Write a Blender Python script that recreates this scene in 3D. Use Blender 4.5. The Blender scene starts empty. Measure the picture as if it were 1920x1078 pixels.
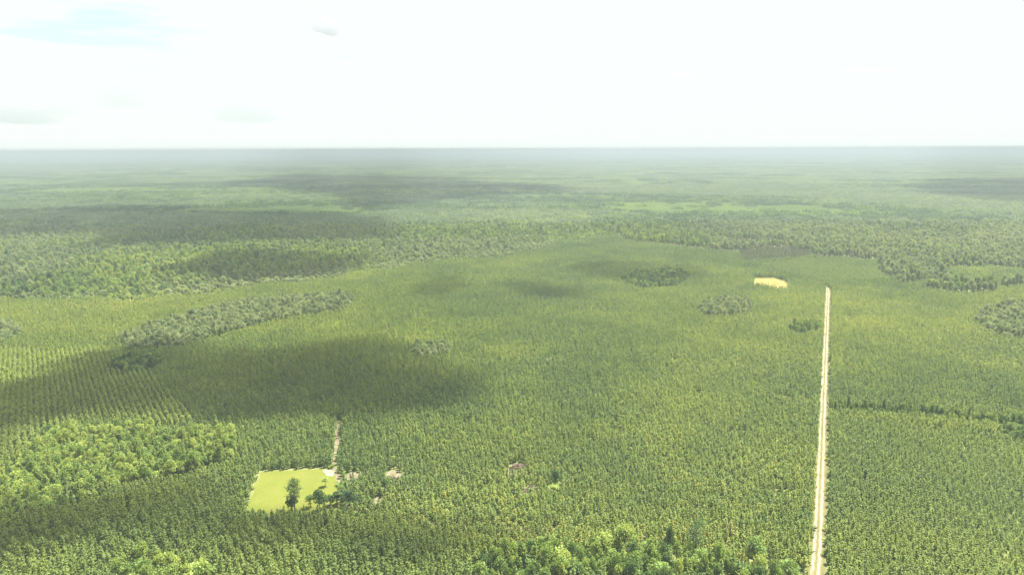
import bpy, math, random
import numpy as np
from mathutils import Matrix, Vector

random.seed(7)
RNG = np.random.default_rng(11)
SC = bpy.context.scene
COL = SC.collection
rad = math.radians

# ------------------------------------------------------------------ camera
CAM_H = 120.0
PITCH = 11.46
ROLL = -0.21
F_PX = 1280.0                       # focal length in pixels of a 1920 wide picture
cam = bpy.data.cameras.new('camera')
cam.sensor_width = 36.0
cam.lens = 36.0 * F_PX / 1920.0
cam.clip_start = 1.0
cam.clip_end = 200000.0
cam_o = bpy.data.objects.new('camera', cam)
COL.objects.link(cam_o)
CAM_R = Matrix.Rotation(rad(90 - PITCH), 3, 'X') @ Matrix.Rotation(rad(ROLL), 3, 'Z')
cam_o.matrix_world = Matrix.Translation((0, 0, CAM_H)) @ CAM_R.to_4x4()
SC.camera = cam_o

# ------------------------------------------------------------------ light
SUN_AZ = 58.0        # degrees to the right of straight ahead
SUN_EL = 65.0
SUN_DIR = Vector((math.sin(rad(SUN_AZ)) * math.cos(rad(SUN_EL)),
                  math.cos(rad(SUN_AZ)) * math.cos(rad(SUN_EL)), math.sin(rad(SUN_EL))))
w = bpy.data.worlds.new('World')
SC.world = w
w.use_nodes = True
nt = w.node_tree
nt.nodes.clear()
out = nt.nodes.new('ShaderNodeOutputWorld')
bg = nt.nodes.new('ShaderNodeBackground')
bg.inputs['Strength'].default_value = 0.05
sky = nt.nodes.new('ShaderNodeTexSky')
sky.sky_type = 'NISHITA'
sky.sun_disc = False
sky.sun_elevation = rad(SUN_EL)
sky.sun_rotation = rad(SUN_AZ)
sky.air_density = 1.0
sky.dust_density = 1.5
sky.ozone_density = 1.0
# thin bright cloud veil over the whole sky, with open blue gaps
tc = nt.nodes.new('ShaderNodeTexCoord')
sep = nt.nodes.new('ShaderNodeSeparateXYZ')
nt.links.new(tc.outputs['Generated'], sep.inputs[0])
def wmath(op, a, b=None):
    n = nt.nodes.new('ShaderNodeMath'); n.operation = op
    for i, v in enumerate((a, b)):
        if v is None: continue
        if isinstance(v, (int, float)): n.inputs[i].default_value = v
        else: nt.links.new(v, n.inputs[i])
    return n.outputs[0]
zz = wmath('MAXIMUM', sep.outputs[2], 0.02)
u = wmath('DIVIDE', sep.outputs[0], zz)
v = wmath('DIVIDE', sep.outputs[1], zz)
comb = nt.nodes.new('ShaderNodeCombineXYZ')
nt.links.new(u, comb.inputs[0]); nt.links.new(v, comb.inputs[1])
SKY_SEED = 3.0
comb.inputs[2].default_value = SKY_SEED
noi = nt.nodes.new('ShaderNodeTexNoise')
noi.inputs['Scale'].default_value = 0.55
noi.inputs['Detail'].default_value = 6.0
noi.inputs['Roughness'].default_value = 0.55
nt.links.new(comb.outputs[0], noi.inputs['Vector'])
rmp = nt.nodes.new('ShaderNodeMapRange')
rmp.inputs['From Min'].default_value = 0.30
rmp.inputs['From Max'].default_value = 0.385
rmp.inputs['To Min'].default_value = 0.4
rmp.inputs['To Max'].default_value = 1.0
nt.links.new(noi.outputs['Fac'], rmp.inputs['Value'])
mixw = nt.nodes.new('ShaderNodeMixRGB')
mixw.inputs[2].default_value = (3.96, 4.28, 4.06, 1)
# the veil closes towards the horizon all round
low = nt.nodes.new('ShaderNodeMapRange')
low.inputs['From Min'].default_value = 0.14; low.inputs['From Max'].default_value = 0.07
nt.links.new(sep.outputs[2], low.inputs['Value'])
nt.links.new(wmath('MAXIMUM', rmp.outputs[0], low.outputs[0]), mixw.inputs[0])
nt.links.new(sky.outputs[0], mixw.inputs[1])
nt.links.new(mixw.outputs[0], bg.inputs['Color'])
nt.links.new(bg.outputs[0], out.inputs['Surface'])

sl = bpy.data.lights.new('sun', 'SUN')
sl.energy = 4.5
sl.angle = rad(0.53)
sl.color = (1.0, 0.96, 0.87)
so = bpy.data.objects.new('sun', sl)
COL.objects.link(so)
so.location = (0, 0, 400)
so.rotation_euler = SUN_DIR.to_track_quat('Z', 'Y').to_euler()

SC.view_settings.view_transform = 'Standard'
SC.view_settings.look = 'None'
SC.view_settings.exposure = 2.3
SC.view_settings.gamma = 1.0
SC.view_settings.use_curve_mapping = False
SC.render.engine = 'CYCLES'
cy = SC.cycles
cy.max_bounces = 6
cy.diffuse_bounces = 4
cy.glossy_bounces = 1
cy.transmission_bounces = 3
cy.volume_bounces = 1
cy.transparent_max_bounces = 24
cy.use_denoising = True
cy.denoising_prefilter = 'ACCURATE'
cy.sample_clamp_indirect = 4.0

# ------------------------------------------------------------------ ground coordinates of places seen in the photo
_R = np.array(CAM_R)
def ground(px, py, z=0.0):
    d = _R @ np.array([(px - 960.0) / F_PX, -(py - 539.0) / F_PX, -1.0])
    t = (z - CAM_H) / d[2]
    return np.array([d[0] * t, d[1] * t])
def gpoly(pts, z=0.0):
    return np.array([ground(p[0], p[1], z) for p in pts])
def inside(poly, x, y):
    r = np.zeros(x.shape, bool)
    n = len(poly)
    for i in range(n):
        x0, y0 = poly[i]; x1, y1 = poly[(i + 1) % n]
        if y0 == y1: continue
        c = ((y0 > y) != (y1 > y)) & (x < (x1 - x0) * (y - y0) / (y1 - y0) + x0)
        r ^= c
    return r
def seg_dist(poly, x, y, closed=True):
    d = np.full(x.shape, 1e9)
    n = len(poly)
    for i in range(n if closed else n - 1):
        ax, ay = poly[i]; bx, by = poly[(i + 1) % n]
        vx, vy = bx - ax, by - ay
        t = np.clip(((x - ax) * vx + (y - ay) * vy) / (vx * vx + vy * vy + 1e-9), 0, 1)
        d = np.minimum(d, np.hypot(x - ax - t * vx, y - ay - t * vy))
    return d
def vnoise(x, y, scale, seed):
    """smooth value noise, -1..1"""
    g = np.random.default_rng(seed).uniform(-1, 1, (64, 64))
    a = x / scale; b = y / scale
    ia = np.floor(a).astype(int); ib = np.floor(b).astype(int)
    fa = a - ia; fb = b - ib
    fa = fa * fa * (3 - 2 * fa); fb = fb * fb * (3 - 2 * fb)
    q = lambda i, j: g[i % 64, j % 64]
    return (q(ia, ib) * (1 - fa) + q(ia + 1, ib) * fa) * (1 - fb) + (q(ia, ib + 1) * (1 - fa) + q(ia + 1, ib + 1) * fa) * fb
def fbm(x, y, scale, seed, octs=3):
    r = 0; a = 1.0; s = 0
    for k in range(octs):
        r = r + a * vnoise(x, y, scale / 2 ** k, seed + k); s += a; a *= .5
    return r / s

# ------------------------------------------------------------------ helpers
def tag(o, label=None, cat=None, group=None, kind=None):
    if label: o['label'] = label
    if cat: o['category'] = cat
    if group: o['group'] = group
    if kind: o['kind'] = kind
    return o

def mesh_from(name, V, T, mats, midx=None, attrs=None, loose=None):
    me = bpy.data.meshes.new(name)
    V = np.asarray(V, np.float32).reshape(-1, 3); T = np.asarray(T, np.int32).reshape(-1, 3)
    me.vertices.add(len(V)); me.vertices.foreach_set('co', V.ravel())
    me.loops.add(len(T) * 3); me.loops.foreach_set('vertex_index', T.ravel())
    me.polygons.add(len(T)); me.polygons.foreach_set('loop_start', np.arange(0, len(T) * 3, 3, dtype=np.int32))
    if midx is not None: me.polygons.foreach_set('material_index', np.asarray(midx, np.int32))
    for m in mats: me.materials.append(m)
    for k, (ty, a) in (attrs or {}).items():
        at = me.attributes.new(k, ty, 'POINT')
        at.data.foreach_set('vector' if ty == 'FLOAT_VECTOR' else 'value', np.asarray(a).ravel())
    me.update(calc_edges=True)
    return me

def obj(name, me, parent=None):
    o = bpy.data.objects.new(name, me)
    COL.objects.link(o)
    if parent: o.parent = parent
    return o

class Geo:
    """vertex / triangle collector; every piece carries a material slot and a random value"""
    def __init__(s): s.V = []; s.T = []; s.M = []; s.R = []; s.n = 0
    def add(s, V, T, m=0, r=0.5):
        V = np.asarray(V, float).reshape(-1, 3); T = np.asarray(T, int).reshape(-1, 3)
        s.V.append(V); s.T.append(T + s.n); s.M.append(np.full(len(T), m))
        s.R.append(np.full(len(V), r) if np.isscalar(r) else np.asarray(r)); s.n += len(V)
    def get(s):
        return np.concatenate(s.V), np.concatenate(s.T), np.concatenate(s.M), np.concatenate(s.R)
    def mesh(s, name, mats):
        V, T, M, R = s.get()
        return mesh_from(name, V, T, mats, M, {'rnd': ('FLOAT', R)})

def tube(g, pts, rads, sides=5, m=0):
    pts = np.asarray(pts, float)
    V = []
    for i, (p, r) in enumerate(zip(pts, rads)):
        d = pts[min(i + 1, len(pts) - 1)] - pts[max(i - 1, 0)]
        d /= np.linalg.norm(d) + 1e-9
        a = np.cross(d, [0.3, 1, 0.1]); a /= np.linalg.norm(a); b = np.cross(d, a)
        for k in range(sides):
            t = 2 * math.pi * k / sides
            V.append(p + r * (math.cos(t) * a + math.sin(t) * b))
    T = []
    for i in range(len(pts) - 1):
        for k in range(sides):
            a0 = i * sides + k; a1 = i * sides + (k + 1) % sides
            T += [(a0, a1, a0 + sides), (a1, a1 + sides, a0 + sides)]
    g.add(V, T, m)

def rand_unit(rng, n):
    v = rng.normal(size=(n, 3)); return v / np.linalg.norm(v, axis=1)[:, None]

def leaf_tris(g, rng, C, D, L, W, m=0, r=0.5, flat=0.0):
    """one pointed leaf spray (two triangles, folded) per centre C along direction D"""
    n = len(C)
    side = np.cross(D, rand_unit(rng, n) * (1 - flat) + np.array([0, 0, flat])); side /= np.linalg.norm(side, axis=1)[:, None] + 1e-9
    L = np.broadcast_to(L, n)[:, None]; W = np.broadcast_to(W, n)[:, None]
    a = C - D * L * .35; b = C + side * W * .5; c = C + D * L * .65; d = C - side * W * .5
    V = np.stack([a, b, c, d], 1).reshape(-1, 3)
    i = np.arange(n)[:, None] * 4
    T = np.concatenate([i + [0, 1, 2], i + [0, 2, 3]], 0)
    rr = np.repeat(np.broadcast_to(r, n), 4)
    g.add(V, T, m, rr)

# ------------------------------------------------------------------ materials
def new_mat(name):
    m = bpy.data.materials.new(name); m.use_nodes = True
    m.node_tree.nodes.clear()
    return m, m.node_tree
def nd(t, ty, **kw):
    n = t.nodes.new(ty)
    for k, v in kw.items(): setattr(n, k, v)
    return n
def mth(t, op, a, b=None, clamp=False):
    n = nd(t, 'ShaderNodeMath', operation=op, use_clamp=clamp)
    for i, v in enumerate((a, b)):
        if v is None: continue
        if isinstance(v, (int, float)): n.inputs[i].default_value = v
        else: t.links.new(v, n.inputs[i])
    return n.outputs[0]
def ramp(t, fac, stops):
    n = nd(t, 'ShaderNodeValToRGB')
    e = n.color_ramp.elements
    while len(e) > 1: e.remove(e[-1])
    e[0].position, e[0].color = stops[0][0], (*stops[0][1], 1)
    for p, c in stops[1:]:
        q = e.new(p); q.color = (*c, 1)
    t.links.new(fac, n.inputs[0])
    return n.outputs[0]
def noise(t, scale, detail=3.0, rough=.55, vec=None):
    n = nd(t, 'ShaderNodeTexNoise')
    n.inputs['Scale'].default_value = scale; n.inputs['Detail'].default_value = detail
    n.inputs['Roughness'].default_value = rough
    if vec is None:
        vec = nd(t, 'ShaderNodeNewGeometry').outputs['Position']
    t.links.new(vec, n.inputs['Vector'])
    return n.outputs['Fac']

def foliage_mat(name, stops, trans=0.4, tgain=1.25, spread=.45):
    m, t = new_mat(name)
    o = nd(t, 'ShaderNodeOutputMaterial')
    a = nd(t, 'ShaderNodeAttribute', attribute_type='INSTANCER', attribute_name='tint')
    r = nd(t, 'ShaderNodeAttribute', attribute_type='GEOMETRY', attribute_name='rnd')
    oi = nd(t, 'ShaderNodeObjectInfo')
    v = mth(t, 'ADD', a.outputs['Fac'], mth(t, 'MULTIPLY', mth(t, 'SUBTRACT', oi.outputs['Random'], .5), spread))
    v = mth(t, 'ADD', v, mth(t, 'MULTIPLY', mth(t, 'SUBTRACT', r.outputs['Fac'], .5), spread), True)
    c = ramp(t, v, stops)
    d = nd(t, 'ShaderNodeBsdfPrincipled'); d.inputs['Roughness'].default_value = .65
    d.inputs['Specular IOR Level'].default_value = .25
    t.links.new(c, d.inputs['Base Color'])
    tr = nd(t, 'ShaderNodeBsdfTranslucent')
    mx = nd(t, 'ShaderNodeMixRGB', blend_type='MULTIPLY'); mx.inputs[0].default_value = 1
    mx.inputs[2].default_value = (tgain * 1.05, tgain, tgain * .55, 1)
    t.links.new(c, mx.inputs[1]); t.links.new(mx.outputs[0], tr.inputs[0])
    ms = nd(t, 'ShaderNodeMixShader'); ms.inputs[0].default_value = trans
    t.links.new(d.outputs[0], ms.inputs[1]); t.links.new(tr.outputs[0], ms.inputs[2])
    t.links.new(ms.outputs[0], o.inputs[0])
    return m

def plain_mat(name, col_fn, rough=.9):
    m, t = new_mat(name)
    o = nd(t, 'ShaderNodeOutputMaterial')
    d = nd(t, 'ShaderNodeBsdfPrincipled'); d.inputs['Roughness'].default_value = rough
    d.inputs['Specular IOR Level'].default_value = .15
    t.links.new(col_fn(t), d.inputs['Base Color'])
    t.links.new(d.outputs[0], o.inputs[0])
    return m

M = {}
M['pine'] = foliage_mat('pine_needles', [(0, (0.104, 0.172, 0.082)), (.35, (0.181, 0.256, 0.091)), (.65, (0.269, 0.339, 0.097)), (1, (0.407, 0.422, 0.117))], .6, 1.25, .2)
M['leaf'] = foliage_mat('broadleaf_leaves', [(0, (0.051, 0.094, 0.041)), (.3, (0.102, 0.168, 0.051)), (.6, (0.186, 0.270, 0.063)), (.85, (0.275, 0.336, 0.081)), (1, (.300, .365, .095))])
M['pale'] = foliage_mat('pale_leaves', [(0, (0.106, 0.158, 0.088)), (.5, (0.190, 0.245, 0.116)), (1, (0.294, 0.337, 0.163))])
M['bark'] = plain_mat('bark', lambda t: ramp(t, noise(t, 3, 4), [(.3, (.07, .052, .04)), (.7, (.16, .13, .11))]))
M['scrub'] = foliage_mat('undergrowth_leaves', [(0, (0.075, 0.131, 0.040)), (.5, (0.149, 0.210, 0.053)), (1, (0.299, 0.333, 0.092))], .3)

def ground_col(t):
    big = noise(t, .012, 4)
    mid = noise(t, .11, 4)
    fine = noise(t, 1.3, 3)
    f = mth(t, 'ADD', mth(t, 'MULTIPLY', big, .45), mth(t, 'ADD', mth(t, 'MULTIPLY', mid, .35), mth(t, 'MULTIPLY', fine, .2)))
    return ramp(t, f, [(.36, (.06, .085, .03)), (.46, (.09, .115, .04)), (.54, (.13, .145, .055)), (.64, (.20, .185, .09))])
M['ground'] = plain_mat('forest_floor', ground_col, .95)
def far_col(t):
    return ramp(t, noise(t, .004, 5), [(.35, (.03, .05, .022)), (.5, (.055, .08, .03)), (.65, (.08, .10, .04))])

# ------------------------------------------------------------------ large structure: ground sheet
EXT = 45000.0
def sheet(name, xs, ys, z, mat):
    X, Y = np.meshgrid(xs, ys); n = len(xs); k = len(ys)
    V = np.stack([X.ravel(), Y.ravel(), np.full(X.size, z)], 1)
    i = (np.arange(k - 1)[:, None] * n + np.arange(n - 1)).ravel()
    T = np.concatenate([np.stack([i, i + 1, i + n + 1], 1), np.stack([i, i + n + 1, i + n], 1)])
    return obj(name, mesh_from(name, V, T, [mat]))
lin = [-EXT, -15000, -5000, -2000, -800, -400, 0, 400, 800, 2000, 5000, 15000, EXT]
tag(sheet('ground', lin, [-1500, -300, 0, 200, 400, 800, 2000, 5000, 15000, EXT], 0.0, M['ground']), kind='structure')

# ---- sand road
ROAD = gpoly([(1531, 1078), (1536, 1000), (1540, 900), (1543.5, 800), (1548, 680), (1551, 600), (1553.5, 546), (1552, 541), (1546, 537.5)])
d0 = ROAD[0] - ROAD[1]; d0 /= np.linalg.norm(d0)
ROAD = np.vstack([ROAD[0] + d0 * 90, ROAD])

def dense(line, step):
    out_ = [line[0]]
    for a, b in zip(line[:-1], line[1:]):
        n = max(1, int(np.linalg.norm(b - a) / step))
        for k in range(1, n + 1): out_.append(a + (b - a) * k / n)
    return np.array(out_)
def ribbon(name, line, half_l, half_r, z, mat, cols=11, wob=.35, seed=1, prof=None):
    """strip along a line, its edges wandering a little; attribute 'across' runs -1..1, 'along' in metres"""
    P = dense(line, 2.5); n = len(P)
    D = np.gradient(P, axis=0); D /= np.linalg.norm(D, axis=1)[:, None]
    N = np.stack([D[:, 1], -D[:, 0]], 1)
    s = np.arange(n) * 2.5
    el = half_l + wob * vnoise(s, s * 0 + 3.3, 9, seed) + wob * .5 * vnoise(s, s * 0 + 1.3, 3.1, seed + 1)
    er = half_r + wob * vnoise(s, s * 0 + 7.7, 9, seed + 2) + wob * .5 * vnoise(s, s * 0 + 5.1, 3.1, seed + 3)
    f = np.linspace(0, 1, cols)
    off = -el[:, None] + (el + er)[:, None] * f[None]
    V = np.zeros((n, cols, 3)); V[..., :2] = P[:, None] + N[:, None] * off[..., None]
    zz_ = z + (prof(off) if prof else 0 * off)
    V[..., 2] = zz_
    i = (np.arange(n - 1)[:, None] * cols + np.arange(cols - 1)).ravel()
    T = np.concatenate([np.stack([i, i + 1, i + cols + 1], 1), np.stack([i, i + cols + 1, i + cols], 1)])
    me = mesh_from(name, V.reshape(-1, 3), T, [mat], None,
                   {'across': ('FLOAT', off.ravel()), 'along': ('FLOAT', np.repeat(s, cols))})
    return obj(name, me)

def road_col(t):
    ac = nd(t, 'ShaderNodeAttribute', attribute_name='across').outputs['Fac']
    n1 = noise(t, .25, 4); n2 = noise(t, 1.6, 3)
    x = mth(t, 'ADD', ac, mth(t, 'MULTIPLY', mth(t, 'SUBTRACT', n1, .5), 1.0))
    # two bare wheel tracks, grassy middle, dry grass verges
    d1 = mth(t, 'ABSOLUTE', mth(t, 'ADD', x, 1.15)); d2 = mth(t, 'ABSOLUTE', mth(t, 'SUBTRACT', x, .45))
    d = mth(t, 'MINIMUM', d1, d2)
    d = mth(t, 'ADD', d, mth(t, 'MULTIPLY', mth(t, 'SUBTRACT', n2, .5), .7))
    return ramp(t, d, [(.0, (0.251, 0.230, 0.167)), (.30, (0.205, 0.184, 0.118)), (.46, (0.125, 0.109, 0.054)), (.95, (0.103, 0.095, 0.038)), (1.0, (0.097, 0.092, 0.036))])
def road_worn(t):
    c = road_col(t)
    mx = nd(t, 'ShaderNodeMixRGB', blend_type='MULTIPLY'); mx.inputs[0].default_value = 1
    t.links.new(c, mx.inputs[1])
    t.links.new(ramp(t, noise(t, .06, 5, .65), [(.35, (.68, .68, .62)), (.5, (.92, .91, .88)), (.65, (1.12, 1.1, 1.08))]), mx.inputs[2])
    return mx.outputs[0]
M['road'] = plain_mat('pale_sand_road', road_worn, .95)
def prof(o):
    return -.05 * np.exp(-((o + 1.15) / .35) ** 2) - .05 * np.exp(-((o - .45) / .35) ** 2)
tag(ribbon('sand_road', ROAD, 2.3, 2.2, .09, M['road'], 23, .5, 5, prof), kind='structure')

def sand_col(t):
    n = noise(t, .5, 5, .65)
    return ramp(t, n, [(.34, (0.068, 0.070, 0.030)), (.46, (0.108, 0.094, 0.055)), (.6, (0.152, 0.131, 0.089)), (.75, (0.200, 0.184, 0.140))])
M['sand'] = plain_mat('bare_sand', sand_col, .95)
TRACK = gpoly([(640, 905), (627, 880), (631, 845), (635, 805), (637, 790)])
tag(ribbon('sand_track', TRACK, 1.0, 1.0, .05, M['sand'], 7, .5, 21), kind='structure')
# a second track that shows only in glimpses behind the front trees, and the turn-off at the bottom of the road
TRACK2 = gpoly([(690, 960), (760, 975), (822, 986), (880, 988), (940, 989), (1050, 993), (1180, 1012), (1320, 1048), (1430, 1074), (1500, 1079), (1528, 1080)])
tag(ribbon('sand_track', TRACK2, .8, .8, .03, M['sand'], 7, .3, 31), kind='structure')

TURN = gpoly([(1530, 1074), (1512, 1075), (1480, 1073), (1450, 1071), (1425, 1067)])
tag(ribbon('sand_track', TURN, 1.3, 1.3, .06, M['sand'], 7, .4, 45), kind='structure')
# ---- clearings (ground polygons, outline wandering a little)
def patch(name, poly, z, mat, wob=.6, seed=1, rim=None):
    P = dense(np.vstack([poly, poly[:1]]), 1.2)[:-1]
    c = P.mean(0); d = P - c
    k = 1 + wob * fbm(P[:, 0], P[:, 1], 5, seed) / np.maximum(np.linalg.norm(d, axis=1), .5)
    P = c + d * k[:, None]
    n = len(P)
    V = np.zeros((n * 4 + 1, 3)); T = []
    for r, s in enumerate((1, .968, .9, .5)):
        V[r * n:(r + 1) * n, :2] = c + (P - c) * s
        V[r * n:(r + 1) * n, 2] = z
    V[-1] = (c[0], c[1], z)
    for r in range(3):
        for i in range(n):
            a, b = r * n + i, r * n + (i + 1) % n
            T += [(a, b, b + n), (a, b + n, a + n)]
    for i in range(n): T.append((3 * n + i, 3 * n + (i + 1) % n, 4 * n))
    e = np.concatenate([np.zeros(n), np.full(n, .35), np.ones(n), np.ones(n), [1]])
    return obj(name, mesh_from(name, V, T, [mat], None, {'inner': ('FLOAT', e)}))
def grass_col(t):
    inn = nd(t, 'ShaderNodeAttribute', attribute_name='inner').outputs['Fac']
    n = noise(t, .09, 5); f = noise(t, 1.1, 4, .7)
    g = ramp(t, mth(t, 'ADD', mth(t, 'MULTIPLY', n, .5), mth(t, 'MULTIPLY', f, .5)),
             [(.36, (0.081, 0.099, 0.013)), (.5, (0.099, 0.111, 0.016)), (.64, (0.120, 0.123, 0.024))])
    mx = nd(t, 'ShaderNodeMixRGB')
    k = mth(t, 'ADD', inn, mth(t, 'MULTIPLY', mth(t, 'SUBTRACT', f, .5), .5))
    kr = nd(t, 'ShaderNodeMapRange'); kr.inputs['From Min'].default_value = .1; kr.inputs['From Max'].default_value = .45
    t.links.new(k, kr.inputs['Value'])
    t.links.new(kr.outputs[0], mx.inputs[0])
    mx.inputs[1].default_value = (.14, .14, .06, 1)
    t.links.new(g, mx.inputs[2])
    return mx.outputs[0]
M['grass'] = plain_mat('mown_grass', grass_col, .9)
FIELD = gpoly([(486, 883), (540, 880), (617, 877), (632, 885), (634, 905), (640, 925)]).tolist()
FIELD = np.array(FIELD + [ground(642, 934, 6).tolist(), ground(452, 938, 6).tolist()])
tag(patch('grass_clearing', FIELD, .04, M['grass'], 1.3, 3), kind='structure')
M['sandpale'] = plain_mat('pale_bare_sand', lambda t: ramp(t, noise(t, .9, 4), [(.3, (.10, .095, .06)), (.6, (.20, .19, .155))]))
tag(patch('sand_patch', gpoly([(603, 880), (622, 879), (627, 886), (624, 893), (613, 891), (608, 885)]), .08, M['sandpale'], 1.2, 8), kind='structure')
def gold_col(t):
    return ramp(t, noise(t, .12, 4), [(.35, (.135, .115, .028)), (.55, (.185, .14, .035)), (.7, (.20, .165, .07))])
M['gold'] = plain_mat('golden_grass', gold_col, .9)
FIELD2 = gpoly([(1414, 522), (1452, 521), (1473, 528), (1478, 532)]).tolist()
FIELD2 = np.array(FIELD2 + [ground(1477, 535, 4.7).tolist(), ground(1445, 533, 4.7).tolist(), ground(1414, 528, 4.7).tolist()])
tag(patch('golden_clearing', FIELD2, .05, M['gold'], 1.0, 4), kind='structure')
SANDS = []
for k, pl in enumerate([[(722, 885), (745, 880), (760, 893), (748, 912), (732, 908)],
                        [(690, 935), (712, 930), (722, 944), (700, 950)],
                        [(940, 886), (965, 866), (990, 872), (985, 892), (955, 894)],
                        [(975, 930), (985, 912), (1008, 910), (1010, 925), (992, 935)],
                        [(645, 888), (680, 885), (672, 905), (648, 902)],
                        [(1020, 672), (1040, 668), (1045, 676), (1024, 680)]]):
    p = gpoly(pl); SANDS.append(p)
    tag(patch('sandy_opening', p, .045, M['sand'], 1.5, 40 + k), kind='structure')
# thin brown stand and pale young stands far off
M['brown'] = plain_mat('brown_litter', lambda t: ramp(t, noise(t, .06, 4), [(.35, (.085, .07, .04)), (.55, (.14, .095, .06)), (.7, (.20, .12, .08))]))
BROWN = gpoly([(1395, 492), (1385, 474), (1400, 462), (1470, 458), (1530, 463), (1545, 474), (1500, 488)])
tag(patch('brown_opening', BROWN, .03, M['brown'], 6, 61), kind='structure')
M['young'] = plain_mat('young_stand_grass', lambda t: ramp(t, noise(t, .05, 5), [(.35, (.05, .07, .027)), (.6, (.075, .095, .035)), (.75, (.11, .115, .05))]))
YOUNG = [gpoly(p) for p in ([(1420, 496), (1500, 490), (1545, 484), (1660, 487), (1735, 508), (1740, 523), (1600, 530), (1560, 532), (1490, 520)],
                            [(1845, 515), (1920, 509), (1960, 512), (1960, 519), (1865, 522)],
                            [(1000, 462), (1060, 440), (1140, 433), (1150, 441), (1100, 452)])]
for k, p in enumerate(YOUNG):
    tag(patch('young_stand', p, .025, M['young'], 5, 70 + k), kind='structure')

# ------------------------------------------------------------------ tree prototypes
def pine_parts(seed, H=7.5, R=1.35, n=95, low=.16):
    rng = np.random.default_rng(seed)
    lean = rng.normal(0, .02, 2)
    tk = Geo()
    zs = np.linspace(-.15, H * .96, 6)
    axis = lambda z: np.array([lean[0] * z + .05 * math.sin(z), lean[1] * z + .05 * math.cos(z * .8), z])
    tube(tk, [axis(z) for z in zs], [.10 * (1 - .88 * i / 5) for i in range(6)], 5)
    cr = Geo()
    C = []; D = []; L = []
    nb = int(n / 4.2)
    for k in range(nb):
        t = (k + rng.uniform(0, 1)) / nb
        z = H * (low + (1 - low) * t)
        a = k * 2.399 + rng.uniform(-.5, .5)
        r = R * ((1 - t) ** .62) * (.55 + .45 * min(1, t * 3.2)) * rng.uniform(.62, 1.12) + .08
        up = rng.uniform(.15, .55)
        base = axis(z * .97)
        dirv = np.array([math.cos(a), math.sin(a), up])
        tip = base + dirv * r
        if r > .5: tube(tk, [base, base + dirv * r * .9], [.035, .012], 3)
        m = 3 + int(r * 2.2)
        for q in range(m):
            s = (q + .6) / m
            C.append(base + (tip - base) * s + rng.normal(0, .10, 3))
            dd = dirv * .8 + rng.normal(0, .5, 3) + np.array([0, 0, .12]); D.append(dd / np.linalg.norm(dd)); L.append(rng.uniform(.6, 1.0))
    for q in range(5):
        C.append(axis(H * (.93 + .02 * q))); dd = np.array([rng.normal(0, .3), rng.normal(0, .3), 1]); D.append(dd / np.linalg.norm(dd)); L.append(.55)
    C = np.array(C); D = np.array(D); L = np.array(L)
    r = rng.uniform(.1, .9, len(C))
    leaf_tris(cr, rng, C, D, L, L * .55, 0, r, .6)
    D2 = D + rand_unit(rng, len(D)) * .7; D2 /= np.linalg.norm(D2, axis=1)[:, None]
    leaf_tris(cr, rng, C + rand_unit(rng, len(C)) * .12, D2, L * .9, L * .5, 0, r, .6)
    return tk, cr

def tallpine_parts(seed, H=12.0, R=2.3):
    """older pine: bare lower stem, rounded open crown of separate needle pads"""
    rng = np.random.default_rng(seed)
    tk = Geo(); cr = Geo()
    zs = np.linspace(-.2, H * .97, 7)
    bx, by = rng.normal(0, .25, 2)
    axis = lambda z: np.array([bx * math.sin(z / H * 3), by * math.sin(z / H * 2.4), z])
    tube(tk, [axis(z) for z in zs], [.24 * (1 - .85 * i / 6) for i in range(7)], 6)
    for k in range(24):
        t = (k + rng.uniform(0, 1)) / 24
        z = H * (.42 + .56 * t); a = k * 2.4 + rng.uniform(-.4, .4)
        r = R * math.sin(min(1, .25 + t * 1.05) * 2.5) ** .7 * rng.uniform(.55, 1.1) if t < .98 else .2
        r = max(r, .3)
        base = axis(z); tip = base + np.array([math.cos(a) * r, math.sin(a) * r, r * rng.uniform(.1, .45)])
        tube(tk, [base, base * .4 + tip * .6 + [0, 0, -.05], tip], [.06, .04, .015], 4)
        m = 42
        C = tip + rng.normal(0, 1, (m, 3)) * [.48, .48, .26] - np.array([math.cos(a), math.sin(a), 0]) * rng.uniform(0, .45 * r, m)[:, None]
        D = rand_unit(rng, m) + [0, 0, .5]; D /= np.linalg.norm(D, axis=1)[:, None]
        leaf_tris(cr, rng, C, D, rng.uniform(.4, .7, m), .26, 0, rng.uniform(0, 1) * .5 + rng.uniform(0, .5, m))
    return tk, cr

def broad_parts(seed, H=9.0, R=3.2, lobes=14, per=58, flat=.75, leaf=.62, low=.3):
    rng = np.random.default_rng(seed)
    tk = Geo(); cr = Geo()
    hz = H * low
    tube(tk, [(0, 0, -.2), (.1, .05, hz * .6), (.05, -.1, hz * 1.2), (0, 0, H * .6)], [.24, .2, .15, .06], 6)
    for k in range(lobes):
        a = k * 2.399 + rng.uniform(-.4, .4); u_ = (k + .5) / lobes
        rr = R * .68 * math.sqrt(u_) * rng.uniform(.8, 1.15)
        zc = hz + (H - hz) * (.42 + .42 * (1 - u_ ** 1.6)) + rng.uniform(-.6, .35)
        if k % 4 == 3: zc -= (H - hz) * .25
        c = np.array([rr * math.cos(a), rr * math.sin(a), zc])
        lr = R * rng.uniform(.30, .46)
        tube(tk, [(0, 0, hz + (zc - hz) * .2), c * [.5, .5, 1] - [0, 0, .5], c], [.09, .06, .025], 4)
        d = rand_unit(rng, per)
        P = c + d * np.array([1, 1, flat]) * lr * rng.uniform(.62, 1.08, per)[:, None]
        D = rand_unit(rng, per) + d * .5; D /= np.linalg.norm(D, axis=1)[:, None]
        lob = rng.uniform(0, 1)
        leaf_tris(cr, rng, P, D, leaf * rng.uniform(.7, 1.25, per), leaf * .75, 0, lob * .6 + rng.uniform(0, .4, per))
    return tk, cr

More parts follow.
